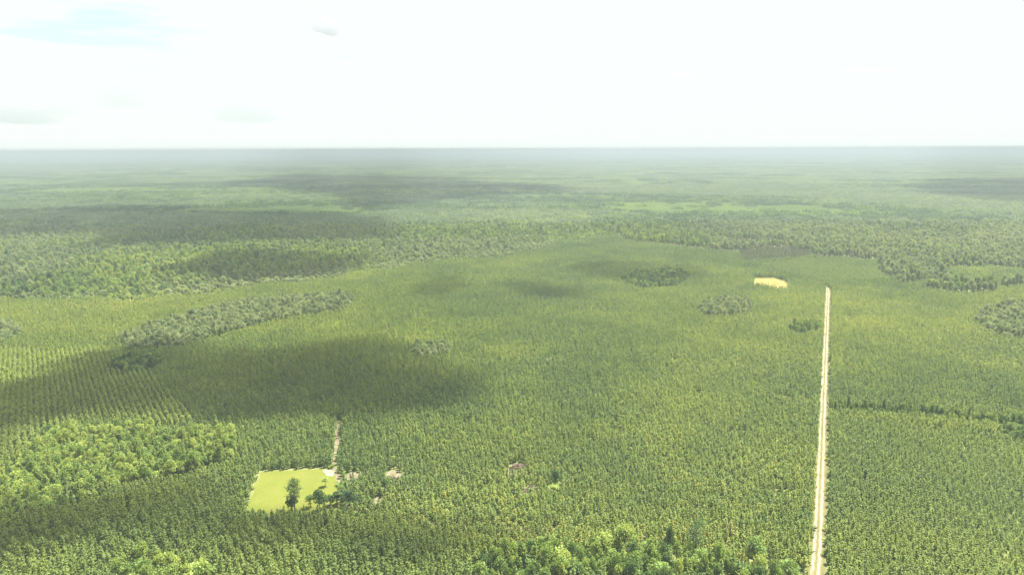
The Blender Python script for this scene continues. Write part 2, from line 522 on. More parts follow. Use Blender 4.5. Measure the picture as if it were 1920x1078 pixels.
def snag_parts(seed, H=10.0):
    rng = np.random.default_rng(seed); tk = Geo()
    tube(tk, [(0, 0, -.2), (.1, 0, H * .4), (-.1, .1, H * .75), (0, 0, H)], [.22, .17, .1, .03], 6)
    for k in range(16):
        z = H * rng.uniform(.35, .95); a = k * 2.4; r = (H - z) * .35 + .6
        p = np.array([0, 0, z]); q = p + np.array([math.cos(a) * r, math.sin(a) * r, r * .7])
        tube(tk, [p, (p + q) / 2 + rng.normal(0, .1, 3), q], [.06, .04, .012], 3)
    return tk

def low_crown(g, rng, c, R, H, n, m, r, cone=False, stem=True, sm=1):
    """cheap crown for the far stands: leaf sprays spread through an egg or cone"""
    if cone:
        t = rng.uniform(0, 1, n) ** .9; a = rng.uniform(0, 6.283, n)
        rr = R * (1 - t) ** .65 * rng.uniform(.4, 1, n)
        P = np.stack([rr * np.cos(a), rr * np.sin(a), H * (.15 + .85 * t)], 1)
        D = np.stack([np.cos(a) * .6, np.sin(a) * .6, np.full(n, .8)], 1) + rng.normal(0, .4, (n, 3))
        L = np.full(n, max(.8, R * .8)); W = L * .55
    else:
        d = rand_unit(rng, n); d[:, 2] = np.where(d[:, 2] < -.45, -d[:, 2], d[:, 2])
        P = d * [R, R, H * .33] * rng.uniform(.55, 1.05, n)[:, None] + [0, 0, H * .64]
        D = rand_unit(rng, n); L = np.full(n, R * .62); W = L * .8
    D = D / np.linalg.norm(D, axis=1)[:, None]
    leaf_tris(g, rng, P + c, D, L * rng.uniform(.7, 1.3, n), W, m, np.clip(r + rng.uniform(-.15, .15, n), 0, 1))
    if stem:
        c = np.asarray(c, float)
        V = [c + [.12, 0, 0], c + [-.06, .1, 0], c + [-.06, -.1, 0], c + [0, 0, H * .8]]
        g.add(V, [(0, 1, 3), (1, 2, 3), (2, 0, 3)], sm)

NP = 8
PINES = [pine_parts(100 + k, H=h, R=r_) for k, (h, r_) in enumerate(zip((7.6, 8.2, 6.8, 7.4, 8.6, 7.0, 7.9, 6.4), (1.4, 1.55, 1.35, 1.6, 1.5, 1.3, 1.65, 1.4)))]
TALLS = [tallpine_parts(150 + k, 11 + k * .8, 2.1 + .15 * k) for k in range(4)]
BROADS = [broad_parts(200 + k, H=h, R=r_, lobes=l_) for k, (h, r_, l_) in enumerate(((8.5, 2.9, 13), (9.5, 3.3, 15), (10.5, 3.1, 15), (7.8, 2.7, 11), (9.0, 3.6, 16), (11.5, 3.3, 17)))]
BROADS += [broad_parts(220 + k, H=h, R=r_, lobes=l_, flat=1.15, low=.15) for k, (h, r_, l_) in enumerate(((9.5, 2.0, 12), (8.5, 1.8, 10), (10.5, 2.3, 13)))]
def proto_meshes(parts, tname, leafmat):
    return [(tk.mesh(tname + '_trunk', [M['bark']]), cr.mesh(tname + '_crown', [leafmat])) for tk, cr in parts]
PINE_M = proto_meshes(PINES, 'pine', M['pine'])
TALL_M = proto_meshes(TALLS, 'tall_pine', M['pine'])
BROAD_M = proto_meshes(BROADS, 'broadleaf', M['leaf'])
PALE_M = proto_meshes(BROADS, 'pale_broadleaf', M['pale'])
def combine(tk, cr):
    g = Geo()
    V, T, m, r = cr.get(); g.add(V, T, 0, r)
    V, T, m, r = tk.get(); g.add(V, T, 1, r)
    return g.get()

def make_tree(name, meshes, x, y, scale, rz, tint, label, cat, group=None):
    e = bpy.data.objects.new(name, None); COL.objects.link(e)
    e.empty_display_size = .5
    e.location = (x, y, 0); e.rotation_euler = (0, 0, rz); e.scale = scale
    tag(e, label, cat, group)
    obj('trunk', meshes[0], e)
    if meshes[1] is not None:
        c = obj('crown', meshes[1], e); c['tint'] = float(tint)
    return e

# ------------------------------------------------------------------ stuff: one object that scatters prototypes on its points
def scatter(name, protos, mats, P, rz, sc, var, tint, label, cat):
    """protos: list of (V,T,M,R); P: points (n,3). Everything lives in one mesh: prototypes first, then loose points."""
    Vs = []; Ts = []; Ms = []; Rs = []; pid = []; n = 0
    for k, (V, T, m, r) in enumerate(protos):
        Vs.append(V); Ts.append(T + n); Ms.append(m); Rs.append(r); pid.append(np.full(len(V), k + 1)); n += len(V)
    N = len(P)
    Vall = np.concatenate(Vs + [P]); zero = np.zeros(n)
    sc = np.asarray(sc, float)
    if sc.ndim == 1: sc = np.stack([sc] * 3, 1)
    at = {'rnd': ('FLOAT', np.concatenate(Rs + [np.full(N, .5)])),
          'pid': ('INT', np.concatenate(pid + [np.zeros(N)]).astype(np.int32)),
          'var': ('INT', np.concatenate([zero - 1, var]).astype(np.int32)),
          'rz': ('FLOAT_VECTOR', np.concatenate([np.zeros((n, 3)), np.stack([np.zeros(N), np.zeros(N), rz], 1)]).astype(np.float32)),
          'sc': ('FLOAT_VECTOR', np.concatenate([np.ones((n, 3)), sc]).astype(np.float32)),
          'tint': ('FLOAT', np.concatenate([zero, tint]).astype(np.float32))}
    me = mesh_from(name, Vall, np.concatenate(Ts), mats, np.concatenate(Ms), at)
    o = obj(name, me); tag(o, label, cat, kind='stuff')
    g = bpy.data.node_groups.new(name + '_scatter', 'GeometryNodeTree')
    g.interface.new_socket('Geometry', in_out='INPUT', socket_type='NodeSocketGeometry')
    g.interface.new_socket('Geometry', in_out='OUTPUT', socket_type='NodeSocketGeometry')
    N_ = g.nodes; L_ = g.links
    gi = N_.new('NodeGroupInput'); go = N_.new('NodeGroupOutput'); jn = N_.new('GeometryNodeJoinGeometry')
    def attr(nm, ty):
        a = N_.new('GeometryNodeInputNamedAttribute'); a.data_type = ty; a.inputs['Name'].default_value = nm
        return a.outputs['Attribute']
    def eq(src, v_):
        c = N_.new('FunctionNodeCompare'); c.data_type = 'INT'; c.operation = 'EQUAL'
        ins = [s for s in c.inputs if s.type == 'INT']
        L_.new(src, ins[0]); ins[1].default_value = v_
        return c.outputs[0]
    pida = attr('pid', 'INT'); vara = attr('var', 'INT'); rza = attr('rz', 'FLOAT_VECTOR'); sca = attr('sc', 'FLOAT_VECTOR')
    e2r = N_.new('FunctionNodeEulerToRotation'); L_.new(rza, e2r.inputs[0])
    s0 = N_.new('GeometryNodeSeparateGeometry'); s0.domain = 'POINT'
    L_.new(gi.outputs[0], s0.inputs[0]); L_.new(eq(pida, 0), s0.inputs['Selection'])
    for k in range(len(protos)):
        s = N_.new('GeometryNodeSeparateGeometry'); s.domain = 'POINT'
        L_.new(gi.outputs[0], s.inputs[0]); L_.new(eq(pida, k + 1), s.inputs['Selection'])
        ip = N_.new('GeometryNodeInstanceOnPoints')
        L_.new(s0.outputs[0], ip.inputs['Points']); L_.new(s.outputs[0], ip.inputs['Instance'])
        L_.new(eq(vara, k), ip.inputs['Selection'])
        L_.new(e2r.outputs[0], ip.inputs['Rotation']); L_.new(sca, ip.inputs['Scale'])
        L_.new(ip.outputs[0], jn.inputs[0])
    L_.new(jn.outputs[0], go.inputs[0])
    md = o.modifiers.new('scatter', 'NODES'); md.node_group = g
    return o

# ------------------------------------------------------------------ forest layout
HW = 7.0     # canopy height used where a stand's outline was read off its tree tops
PG = {k: gpoly(v, z) for k, (v, z) in dict(
    broad_left=([(-60, 960), (-60, 880), (20, 850), (95, 790), (250, 783), (300, 800), (345, 795), (400, 790), (445, 800), (440, 835), (330, 868), (255, 880), (140, 920), (60, 945)], HW),
    broad_front=([(870, 1110), (905, 1040), (940, 1012), (1010, 1004), (1130, 998), (1240, 1010), (1340, 1018), (1390, 1030), (1430, 1050), (1510, 1062), (1518, 1068), (1420, 1072), (1380, 1090), (1200, 1160), (860, 1160)], HW),
    broad_corner=([(150, 1160), (200, 1050), (260, 1018), (330, 1030), (400, 1062), (420, 1160)], HW),
    front=([(-200, 1200), (-100, 960), (140, 930), (330, 890), (440, 930), (470, 945), (640, 945), (700, 962), (820, 985), (900, 1000), (980, 1010), (850, 1200)], HW),
    grey_strip=([(215, 615), (300, 585), (400, 560), (450, 548), (560, 540), (640, 537), (662, 545), (650, 560), (560, 572), (450, 596), (340, 625), (240, 632)], 10),
    rows=([(-80, 640), (60, 650), (190, 645), (240, 660), (290, 700), (360, 778), (290, 788), (200, 772), (100, 790), (40, 830), (-80, 880)], 5),
    right=([(1556, 768), (1700, 775), (1900, 797), (2100, 820), (2200, 1200), (1550, 1200)], HW),
    isle_a=([(1312, 566), (1325, 552), (1370, 545), (1408, 552), (1412, 568), (1370, 576), (1325, 577)], 9),
    isle_b=([(1478, 604), (1500, 594), (1540, 592), (1542, 604), (1500, 615)], 7),
    isle_c=([(768, 640), (775, 626), (815, 626), (850, 634), (845, 645), (790, 649)], 9),
    isle_d=([(1828, 580), (1850, 562), (1900, 552), (1990, 555), (1990, 615), (1880, 610)], 10),
    isle_e=([(1165, 508), (1190, 497), (1250, 490), (1300, 500), (1270, 520), (1200, 524)], 10),
    isle_f=([(200, 668), (225, 655), (290, 645), (305, 655), (290, 668), (230, 680)], 9),
    isle_g=([(1880, 790), (1890, 770), (1960, 760), (1960, 800)], 9),
    isle_h=([(0, 625), (-60, 630), (-60, 590), (20, 592), (42, 604)], 9),
    wood=([(-900, 470), (0, 548), (130, 540), (240, 548), (330, 535), (560, 512), (700, 492), (860, 472), (1000, 460), (1050, 438), (1140, 430), (1230, 446), (1300, 452), (1390, 460), (1470, 452), (1545, 466), (1650, 472), (1660, 500), (1745, 506), (1780, 488), (1920, 492), (2900, 500), (2900, 330), (-900, 330)], 10),
    wood_b=([(1730, 520), (1760, 510), (1830, 512), (1850, 525), (1790, 532)], 10),
    wood_c=([(1650, 505), (1680, 494), (1725, 498), (1728, 508), (1680, 512)], 9),
    wood_d=([(1885, 523), (1930, 515), (1990, 518), (1990, 530)], 9),
    pale_wood_gap=([(1320, 457), (1390, 449), (1440, 449), (1520, 456), (1475, 459), (1400, 459)], 3),
).items()}
GAP = gpoly([(1556, 762), (1640, 765), (1740, 773), (1880, 790), (2050, 812)], 3)
OPEN = [FIELD, FIELD2] + SANDS

def in_view(x, y, m=1.10):
    return (np.abs(x) < y * .75 * m + 18) & (y > 0)
def clear_of_tracks(x, y, k=1.0):
    ok = seg_dist(ROAD, x, y, False) > 2.3 * k + .35 * vnoise(x, y, 6, 77)
    # left of the road line the ride is a little wider near its end
    ok &= seg_dist(TRACK, x, y, False) > 1.0 + .8 * vnoise(x, y, 14, 5)
    ok &= seg_dist(TRACK2, x, y, False) > .9 + .6 * vnoise(x, y, 11, 6)
    ok &= seg_dist(TURN, x, y, False) > 1.8 + 1.6 * (k > 1)
    for p in OPEN: ok &= ~inside(p, x, y)
    return ok

ZONE1 = 1050.0
def rows_grid(heading, along, between, jit, rng, ymax=ZONE1, ymin=150, half=860):
    a = rad(heading)
    dvec = np.array([math.sin(a), math.cos(a)]); nvec = np.array([dvec[1], -dvec[0]])
    ext = math.hypot(ymax, half)
    s = np.arange(-ext, ext, along); t_ = np.arange(-ext, ext, between)
    S, Tt = np.meshgrid(s, t_)
    S = S + (np.arange(len(t_)) % 2)[:, None] * along * .5
    S = S + rng.normal(0, jit, S.shape); Tt = Tt + rng.normal(0, jit * .6, Tt.shape)
    x = (S * dvec[0] + Tt * nvec[0]).ravel(); y = (S * dvec[1] + Tt * nvec[1]).ravel()
    k = (y > ymin) & (y < ymax) & in_view(x, y)
    return x[k], y[k]
PALE_K = ('grey_strip', 'isle_a', 'isle_c', 'isle_d', 'isle_h')
DARK_K = ('isle_b', 'isle_e', 'isle_f', 'isle_g')
BROAD_K = ('broad_left', 'broad_front', 'broad_corner')
def any_in(keys, x, y):
    r = np.zeros(x.shape, bool)
    for k in keys:
        if k.startswith('wood'):   # ragged edges
            r |= inside(PG[k], x + 14 * fbm(x, y, 36, 201), y + 30 * fbm(x, y, 44, 207))
        else:
            r |= inside(PG[k], x, y)
    return r

T_pine = []   # x, y, hscale, wscale, tint, region
def add_pines(x, y, hs, ws, tint, reg):
    n = len(x); T_pine.append(np.stack([x, y, np.broadcast_to(hs, n), np.broadcast_to(ws, n), np.broadcast_to(tint, n), np.full(n, reg)], 1))
ALLB = PALE_K + DARK_K + BROAD_K + ('wood', 'wood_b', 'wood_c', 'wood_d')
rng = np.random.default_rng(5)
# main plantation, close set
x, y = rows_grid(62, 1.42, 1.95, .34, rng)
k = clear_of_tracks(x, y) & ~any_in(ALLB + ('front', 'rows', 'right'), x, y) & ~inside(BROWN, x, y)
for p in YOUNG: k &= ~inside(p, x, y)
k &= seg_dist(GAP, x, y, False) > 3.2
thin = fbm(x, y, 24, 9)
k &= rng.uniform(0, 1, len(x)) > np.clip((thin - .38) * 1.6, .03, .75)
k &= fbm(x, y, 6.5, 19, 2) < .62
x, y = x[k], y[k]
big = fbm(x, y, 160, 12); bump = fbm(x, y, 30, 15)
dist_e = fbm(x, y, 70, 18)
hs = .53 + .15 * dist_e + rng.normal(0, .06, len(x)) + .28 * (rng.uniform(0, 1, len(x)) > .985)
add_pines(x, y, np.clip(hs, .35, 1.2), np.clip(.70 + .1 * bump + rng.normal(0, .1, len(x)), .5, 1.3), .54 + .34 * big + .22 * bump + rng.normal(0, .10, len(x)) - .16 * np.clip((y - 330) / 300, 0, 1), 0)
# plantation right of the road: even, bluer green
x, y = rows_grid(48, 1.2, 2.35, .11, rng, 520)
k = clear_of_tracks(x, y) & inside(PG['right'], x, y) & ~any_in(DARK_K, x, y) & (seg_dist(GAP, x, y, False) > 3.2)
k &= rng.uniform(0, 1, len(x)) > np.clip((fbm(x, y, 18, 29) - .42) * 1.6, .02, .7)
x, y = x[k], y[k]
add_pines(x, y, np.clip(.52 + .08 * fbm(x, y, 40, 31) + rng.normal(0, .06, len(x)), .35, 1.1), np.clip(.68 + rng.normal(0, .1, len(x)), .45, 1.2), .47 + .25 * fbm(x, y, 60, 33) + rng.normal(0, .05, len(x)), 1)
# plantation in open rows on the left
x, y = rows_grid(-35, 1.5, 2.3, .36, rng, 520)
k = inside(PG['rows'], x, y) & ~any_in(DARK_K + BROAD_K, x, y)
x, y = x[k], y[k]
add_pines(x, y, np.clip(.62 + rng.normal(0, .06, len(x)), .35, 1.1), np.clip(.95 + rng.normal(0, .12, len(x)), .6, 1.6), .62 + .15 * fbm(x, y, 60, 35), 2)
# front left: taller, looser
x, y = rows_grid(20, 1.8, 2.3, .55, rng, 300)
k = clear_of_tracks(x, y) & inside(PG['front'], x, y) & ~any_in(BROAD_K, x, y)
x, y = x[k], y[k]
add_pines(x, y, np.clip(.84 + .18 * fbm(x, y, 30, 37) + rng.normal(0, .12, len(x)), .5, 1.5), np.clip(.88 + rng.normal(0, .15, len(x)), .6, 1.6), .58 + .3 * fbm(x, y, 45, 39), 3)
# scattered pines inside the broadleaf stands
x, y = rows_grid(10, 4.6, 4.6, 1.6, rng, 420)
k = any_in(BROAD_K, x, y) & clear_of_tracks(x, y)
x, y = x[k], y[k]
add_pines(x, y, np.clip(1.02 + rng.normal(0, .14, len(x)), .6, 1.5), 1.0, .45 + .2 * fbm(x, y, 30, 41), 4)
# low young stands far off
x, y = rows_grid(70, 2.0, 2.6, .45, rng)
k = np.zeros(x.shape, bool)
for p in YOUNG: k |= inside(p, x, y)
k &= ~any_in(('wood', 'wood_b', 'wood_c', 'wood_d'), x, y)
x, y = x[k], y[k]
add_pines(x, y, .42 + rng.normal(0, .05, len(x)), .8, .45 + .15 * fbm(x, y, 60, 43), 5)
# thin stand over brown litter
x, y = rows_grid(5, 2.4, 3.0, .7, rng)
k = inside(BROWN, x, y) & ~any_in(('wood',), x, y); x, y = x[k], y[k]
DULL = np.stack([x, y, .75 + rng.normal(0, .12, len(x)), np.full(len(x), .9), np.clip(.5 + rng.normal(0, .2, len(x)), 0, 1), np.full(len(x), 5)], 1)
PN = np.concatenate(T_pine)

T_br = []   # x, y, hs, ws, tint, palette(0 leaf,1 pale), region
def add_broad(x, y, hs, ws, tint, pal, reg):
    n = len(x); T_br.append(np.stack([x, y, np.broadcast_to(hs, n), np.broadcast_to(ws, n), np.broadcast_to(tint, n), np.full(n, pal), np.full(n, reg)], 1))
for key, sp, h0, w0, tn, pal, reg in (('broad_left', 2.6, .60, .53, .76, 0, 0), ('broad_front', 3.2, .76, .68, .48, 0, 1), ('broad_corner', 3.1, .72, .68, .72, 0, 2)):
    x, y = rows_grid(rng.uniform(0, 90), sp, sp, sp * .28, rng, 420)
    k = inside(PG[key], x, y) & clear_of_tracks(x, y, 1.25); x, y = x[k], y[k]
    nn = len(x)
    add_broad(x, y, np.clip(h0 + rng.normal(0, .16, nn), .5, 1.6), np.clip(w0 + rng.normal(0, .17, nn), .5, 1.5), tn + .25 * fbm(x, y, 22, 51) + rng.normal(0, .14, nn), pal, reg)
for key in PALE_K + DARK_K:
    pal = 1 if key in PALE_K else 0
    x, y = rows_grid(rng.uniform(0, 90), 2.7, 2.7, .9, rng)
    k = inside(PG[key], x, y) & clear_of_tracks(x, y, 1.3); x, y = x[k], y[k]
    nn = len(x); tn = {1: .55, 0: .42}[pal]
    add_broad(x, y, np.clip((.64 if pal else .56) + rng.normal(0, .11, nn), .3, 1.1), np.clip(.54 + rng.normal(0, .15, nn), .5, 1.4), tn + rng.normal(0, .16, nn), pal, 3)
# near part of the woods beyond
x, y = rows_grid(33, 4.0, 4.0, 1.3, rng)
k = any_in(('wood', 'wood_b', 'wood_c', 'wood_d'), x, y) & ~inside(PG['pale_wood_gap'], x, y)
x, y = x[k], y[k]; nn = len(x)
edge_h = np.clip(.5 + seg_dist(PG['wood'], x, y) / 90, .5, 1)
pal = (fbm(x, y, 120, 61) + rng.normal(0, .25, nn) > .12 - .45 * (x > 250)).astype(float)
T_br.append(np.stack([x, y, np.where(x > 150, 1.0, edge_h) * np.clip(.88 + .12 * (x > 150) + .2 * fbm(x, y, 60, 65) + rng.normal(0, .18, nn), .4, 1.7), np.clip(.72 + rng.normal(0, .14, nn), .45, 1.4), .55 + .28 * fbm(x, y, 140, 63) + rng.normal(0, .12, nn), pal, np.full(nn, 4)], 1))
# dark scrub along the ditch right of the road
gl = dense(GAP, 1.6)[2:]; nn = len(gl) * 2
x = np.tile(gl[:, 0], 2) + rng.normal(0, .8, nn); y = np.tile(gl[:, 1], 2) + rng.normal(0, .9, nn)
add_broad(x, y, np.clip(.50 + rng.normal(0, .11, nn), .25, .8), np.clip(.30 + rng.normal(0, .07, nn), .15, .5), np.clip(.16 + rng.normal(0, .1, nn), 0, 1), 0, 3)
BR = np.concatenate(T_br)

# ------------------------------------------------------------------ individual trees: the 300 nearest of each kind that the photo shows
_Ri = _R.T
def to_px(x, y, z):
    p = np.stack([x, y, np.full(x.shape, z) - CAM_H], 0)
    c = _Ri @ p
    return 960 + F_PX * c[0] / -c[2], 539 - F_PX * c[1] / -c[2], -c[2]

# singled-out trees and bushes first
def gxy(px, py, z=0): return ground(px, py, z)
SPECIAL = []
def special(name, meshes, p, scale, tint, label, cat, clear=1.6):
    make_tree(name, meshes, p[0], p[1], scale, random.uniform(0, 6.28), tint, label, cat)
    SPECIAL.append((p[0], p[1], clear))
special('tall_pine_tree', TALL_M[1], gxy(552, 962), (1.12, 1.12, 1.05), .16, 'tall round-topped pine standing alone in front of the bright grass clearing', 'tree', 1.5)
special('broadleaf_tree', BROAD_M[0], gxy(600, 960), (.9, .9, 1.0), .46, 'dark round oak-like tree at the right end of the bright grass clearing', 'tree', 2.2)
special('low_bush', BROAD_M[3], gxy(549, 962), (.95, .95, .78), .1, 'dark rounded bush at the foot of the lone tall pine', 'bush', 1.5)
special('low_bush', BROAD_M[6], gxy(632, 946), (1.1, 1.1, .55), .35, 'mid-green bush in front of the clearing\'s sandy right corner', 'bush', 1.5)
special('broadleaf_tree', BROAD_M[3], gxy(608, 955), (.75, .75, .66), .25, 'very dark small round tree just in front of the clearing\'s right end', 'tree', 2)
special('broadleaf_tree', BROAD_M[4], gxy(657, 952), (1.0, 1.0, .75), .2, 'wide dark grey-green round tree right of the grass clearing', 'tree', 3)
special('broadleaf_tree', BROAD_M[2], gxy(722, 925), (.55, .55, .6), .05, 'small dark tree beside the sandy opening right of the clearing', 'tree', 2)
special('broadleaf_tree', BROAD_M[1], gxy(1042, 914), (.62, .62, .72), 0.0, 'small near-black round tree alone in the middle plantation', 'tree', 2.2)
special('flowering_bush', BROAD_M[4], gxy(1038, 924), (.68, .68, .34), .98, 'low bright yellow-green bush in front of the lone dark tree', 'bush', 2.4)
special('low_bush', BROAD_M[1], gxy(985, 938), (.5, .5, .3), .9, 'yellow-green bush below the red-brown brush pile', 'bush', 2)
special('low_bush', BROAD_M[3], gxy(962, 934), (.4, .4, .36), .05, 'small dark bush left of the red-brown brush pile', 'bush', 2)
special('low_bush', BROAD_M[5], gxy(582, 951), (.6, .6, .42), .45, 'low green bush left of the dark round tree at the clearing', 'bush', 1.2)
special('low_bush', BROAD_M[7], gxy(620, 948), (.9, .9, .5), .2, 'narrow dark bush right of the dark round tree at the clearing', 'bush', 1.2)
special('low_bush', BROAD_M[2], gxy(610, 912), (.5, .5, .35), .8, 'bright low bush at the right edge of the grass clearing', 'bush', 1.5)
special('low_bush', BROAD_M[0], gxy(640, 925), (.55, .55, .4), .6, 'green bush between the dark trees right of the clearing', 'bush', 1.5)
special('low_bush', BROAD_M[3], gxy(738, 865), (.4, .4, .32), .95, 'pale green bush in the plantation above the sandy opening', 'bush', 1.5)
special('tall_pine_tree', TALL_M[3], gxy(1303, 1052), (1.0, 1.0, 1.02), .0, 'tall dark narrow pine rising above the front broadleaf trees', 'tree', 1.6)
special('flat_topped_tree', BROAD_M[4], gxy(1052, 1078), (1.0, 1.0, .95), .92, 'pale flat-topped broadleaf tree near the bottom edge', 'tree', 3)
special('bare_tree', (snag_parts(5).mesh('snag', [M['bark']]), None), gxy(1402, 1068), (1, 1, 1), 0, 'grey leafless tree standing near the turn-off by the sand road', 'tree', 1.2)
special('broadleaf_tree', BROAD_M[5], gxy(1412, 1066), (1.0, 1.0, .9), .62, 'yellow-green tree right beside the grey leafless tree', 'tree', 2.2)
special('bare_tree', (snag_parts(8, 8).mesh('snag', [M['bark']]), None), gxy(1368, 1012), (1, 1, .8), 0, 'small grey leafless tree at the back of the front broadleaf stand', 'tree', 1)

def keep_special(A):
    ok = np.ones(len(A), bool)
    for sx, sy, c in SPECIAL: ok &= np.hypot(A[:, 0] - sx, A[:, 1] - sy) > c
    return A[ok]
PN = keep_special(PN); BR = keep_special(BR)
# no tree in front of the clearing stands so tall that it would cover it
def split(A, n):
    px, py, dz = to_px(A[:, 0], A[:, 1], 5.0)
    vis = (px > 4) & (px < 1916) & (py < 1074)
    score = np.where(vis, dz / np.maximum(A[:, 2], .3) ** .4, 1e9)
    o_ = np.argsort(score)
    return A[o_[:n]], A[o_[n:]]
P_ind, P_rest = split(PN, 285)
B_ind, B_rest = split(BR, 280)

pine_lab = {0: ('young pine in the middle plantation left of the sand road, near the bottom edge', 'young pines of the middle plantation'),
            1: ('young green pine near the bottom edge in the plantation right of the sand road', 'young pines right of the sand road'),
            2: ('young pine in the open rows at the far left', 'pines in open rows'),
            3: ('yellow-green pine in the loose front stand at the bottom left', 'loose front pines at the bottom left'),
            4: ('taller pine growing among the broadleaf trees at the bottom edge', 'pines among the front broadleaf trees'),
            5: ('small pine in the far young stand', 'far young pines')}
rp = np.random.default_rng(91)
roadd = seg_dist(ROAD, P_ind[:, 0], P_ind[:, 1], False)
ppx, ppy, _z = to_px(P_ind[:, 0], P_ind[:, 1], 3.0)
for i, (x, y, hs, ws, tint, reg) in enumerate(P_ind):
    lab, grp = pine_lab[int(reg)]
    if reg == 3:
        for lim, lab, grp in ((200, 'loose pine in the bottom left corner, left of the bright broadleaf clump', 'corner pines left of the broadleaf clump'),
                              (430, 'loose pine around and behind the bright broadleaf clump at the bottom left', 'pines around the bottom left clump'),
                              (650, 'loose pine between the bottom edge and the bright grass clearing', 'pines below the grass clearing'),
                              (3000, 'yellow-green pine at the bottom edge, between grass clearing and dark broadleaf stand', 'pines right of the grass clearing')):
            if ppx[i] < lim: break
    if roadd[i] < 5.0:
        lab, grp = (('young pine at the right-hand edge of the sand road, near the bottom', 'pines along the right road edge') if reg == 1 else
                    ('young pine at the left-hand edge of the sand road, near the bottom', 'pines along the left road edge'))
    make_tree('pine_tree', PINE_M[int(rp.integers(NP))], x, y, (ws, ws, hs), rp.uniform(0, 6.28), tint, lab, 'tree', grp)
broad_lab = {0: ('bright yellow-green broadleaf tree in the sunlit stand at the left edge', 'sunlit broadleaf trees at the left'),
             1: ('leafy green broadleaf tree in the dark stand at the bottom edge left of the road', 'broadleaf trees at the bottom edge'),
             2: ('bright broadleaf tree in the clump at the bottom left corner', 'broadleaf clump at the bottom left'),
             3: ('rounded broadleaf tree in an islet of woodland within the pines', 'trees of the woodland islets'),
             4: ('broadleaf tree in the far woods', 'trees of the far woods')}
bpx, bpy_, _z = to_px(B_ind[:, 0], B_ind[:, 1], 4.0)
for i, (x, y, hs, ws, tint, pal, reg) in enumerate(B_ind):
    lab, grp = broad_lab[int(reg)]
    if reg == 0:
        for lim, lab, grp in ((110, 'bright broadleaf tree of the sunlit stand, hard against the left picture edge', 'sunlit stand, left end'),
                              (260, 'bright yellow-green broadleaf tree in the middle of the sunlit stand at the left', 'sunlit stand, middle'),
                              (3000, 'bright broadleaf tree at the right end of the sunlit stand, nearest the clearing', 'sunlit stand, right end')):
            if bpx[i] < lim: break
    if reg == 1 and bpx[i] > 1380: lab, grp = 'leafy broadleaf tree beside the turn-off at the foot of the sand road', 'trees by the turn-off'
    if pal > .5 and reg == 3: lab, grp = 'pale grey-green rounded tree in the long strip of woodland at the left', 'trees of the pale woodland strip'
    make_tree('broadleaf_tree', (PALE_M if pal > .5 else BROAD_M)[int(rp.integers(len(BROADS)))], x, y, (ws, ws, hs), rp.uniform(0, 6.28), tint, lab, 'tree', grp)

# ------------------------------------------------------------------ the rest of the forest
pine_protos = [combine(*p) for p in PINES]
broad_protos = [combine(*p) for p in BROADS]
def pts3(A): return np.stack([A[:, 0], A[:, 1], np.zeros(len(A))], 1)
def scatter_trees(name, protos, mats, A, label, seed):
    r = np.random.default_rng(seed)
    scatter(name, protos, mats, pts3(A), r.uniform(0, 6.28, len(A)), np.stack([A[:, 3], A[:, 3], A[:, 2]], 1), r.integers(0, len(protos), len(A)), np.clip(A[:, 4], 0, 1), label, 'forest')
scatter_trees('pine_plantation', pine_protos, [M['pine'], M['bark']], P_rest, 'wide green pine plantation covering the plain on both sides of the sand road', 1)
M['dull'] = foliage_mat('dull_needles', [(0, (0.094, 0.135, 0.066)), (.5, (0.138, 0.176, 0.084)), (1, (0.200, 0.203, 0.108))], .3)
scatter_trees('thinned_pine_stand', pine_protos, [M['dull'], M['bark']], DULL, 'dull brown thinned pine stand behind the golden clearing', 4)
scatter_trees('broadleaf_woodland', broad_protos, [M['leaf'], M['bark']], B_rest[B_rest[:, 5] < .5], 'green broadleaf woodland in patches among and beyond the pines', 2)
scatter_trees('pale_woodland', broad_protos, [M['pale'], M['bark']], B_rest[B_rest[:, 5] > .5], 'pale grey-green woodland strips and islets among the pines', 3)

# far stands as tiles of many small trees
def tile(seed, size, n, kind, hmin, hmax, R0, per):
    rng = np.random.default_rng(seed); g = Geo()
    k = int(math.sqrt(n))
    for i in range(k):
        for j in range(k):
            cx = ((i + .5) / k - .5) * size + rng.normal(0, size / k * .25); cy_ = ((j + .5) / k - .5) * size + rng.normal(0, size / k * .25)
            h = rng.uniform(hmin, hmax)
            low_crown(g, rng, (cx, cy_, 0), R0 * rng.uniform(.75, 1.25), h, per, 0, rng.uniform(0, 1), kind == 'pine', True, 1)
    return g.get()
tp = [tile(300 + k, 20, 72, 'pine', 5, 7, 1.4, 13) for k in range(4)]
tb = [tile(320 + k, 20, 30, 'broad', 7, 12.5, 2.4, 26) for k in range(4)]
tP = [tile(340 + k, 70, 484, 'pine', 6, 10, 2.2, 7) for k in range(4)]
tB = [tile(360 + k, 70, 330, 'broad', 7, 14, 3.1, 12) for k in range(4)]
def tile_pts(size, y0, y1, seed, margin=1.06):
    rng = np.random.default_rng(seed)
    xs = np.arange(-y1 * .8, y1 * .8, size); ys = np.arange(y0 + size * .5, y1, size)
    X, Y = np.meshgrid(xs, ys); x = X.ravel(); y = Y.ravel()
    k = in_view(x, y, margin); x = x[k]; y = y[k]
    return x + rng.normal(0, size * .04, len(x)), y + rng.normal(0, size * .04, len(x)), rng
def far_kind(x, y):
    return fbm(x, y * 1.6, 420, 80, 4)
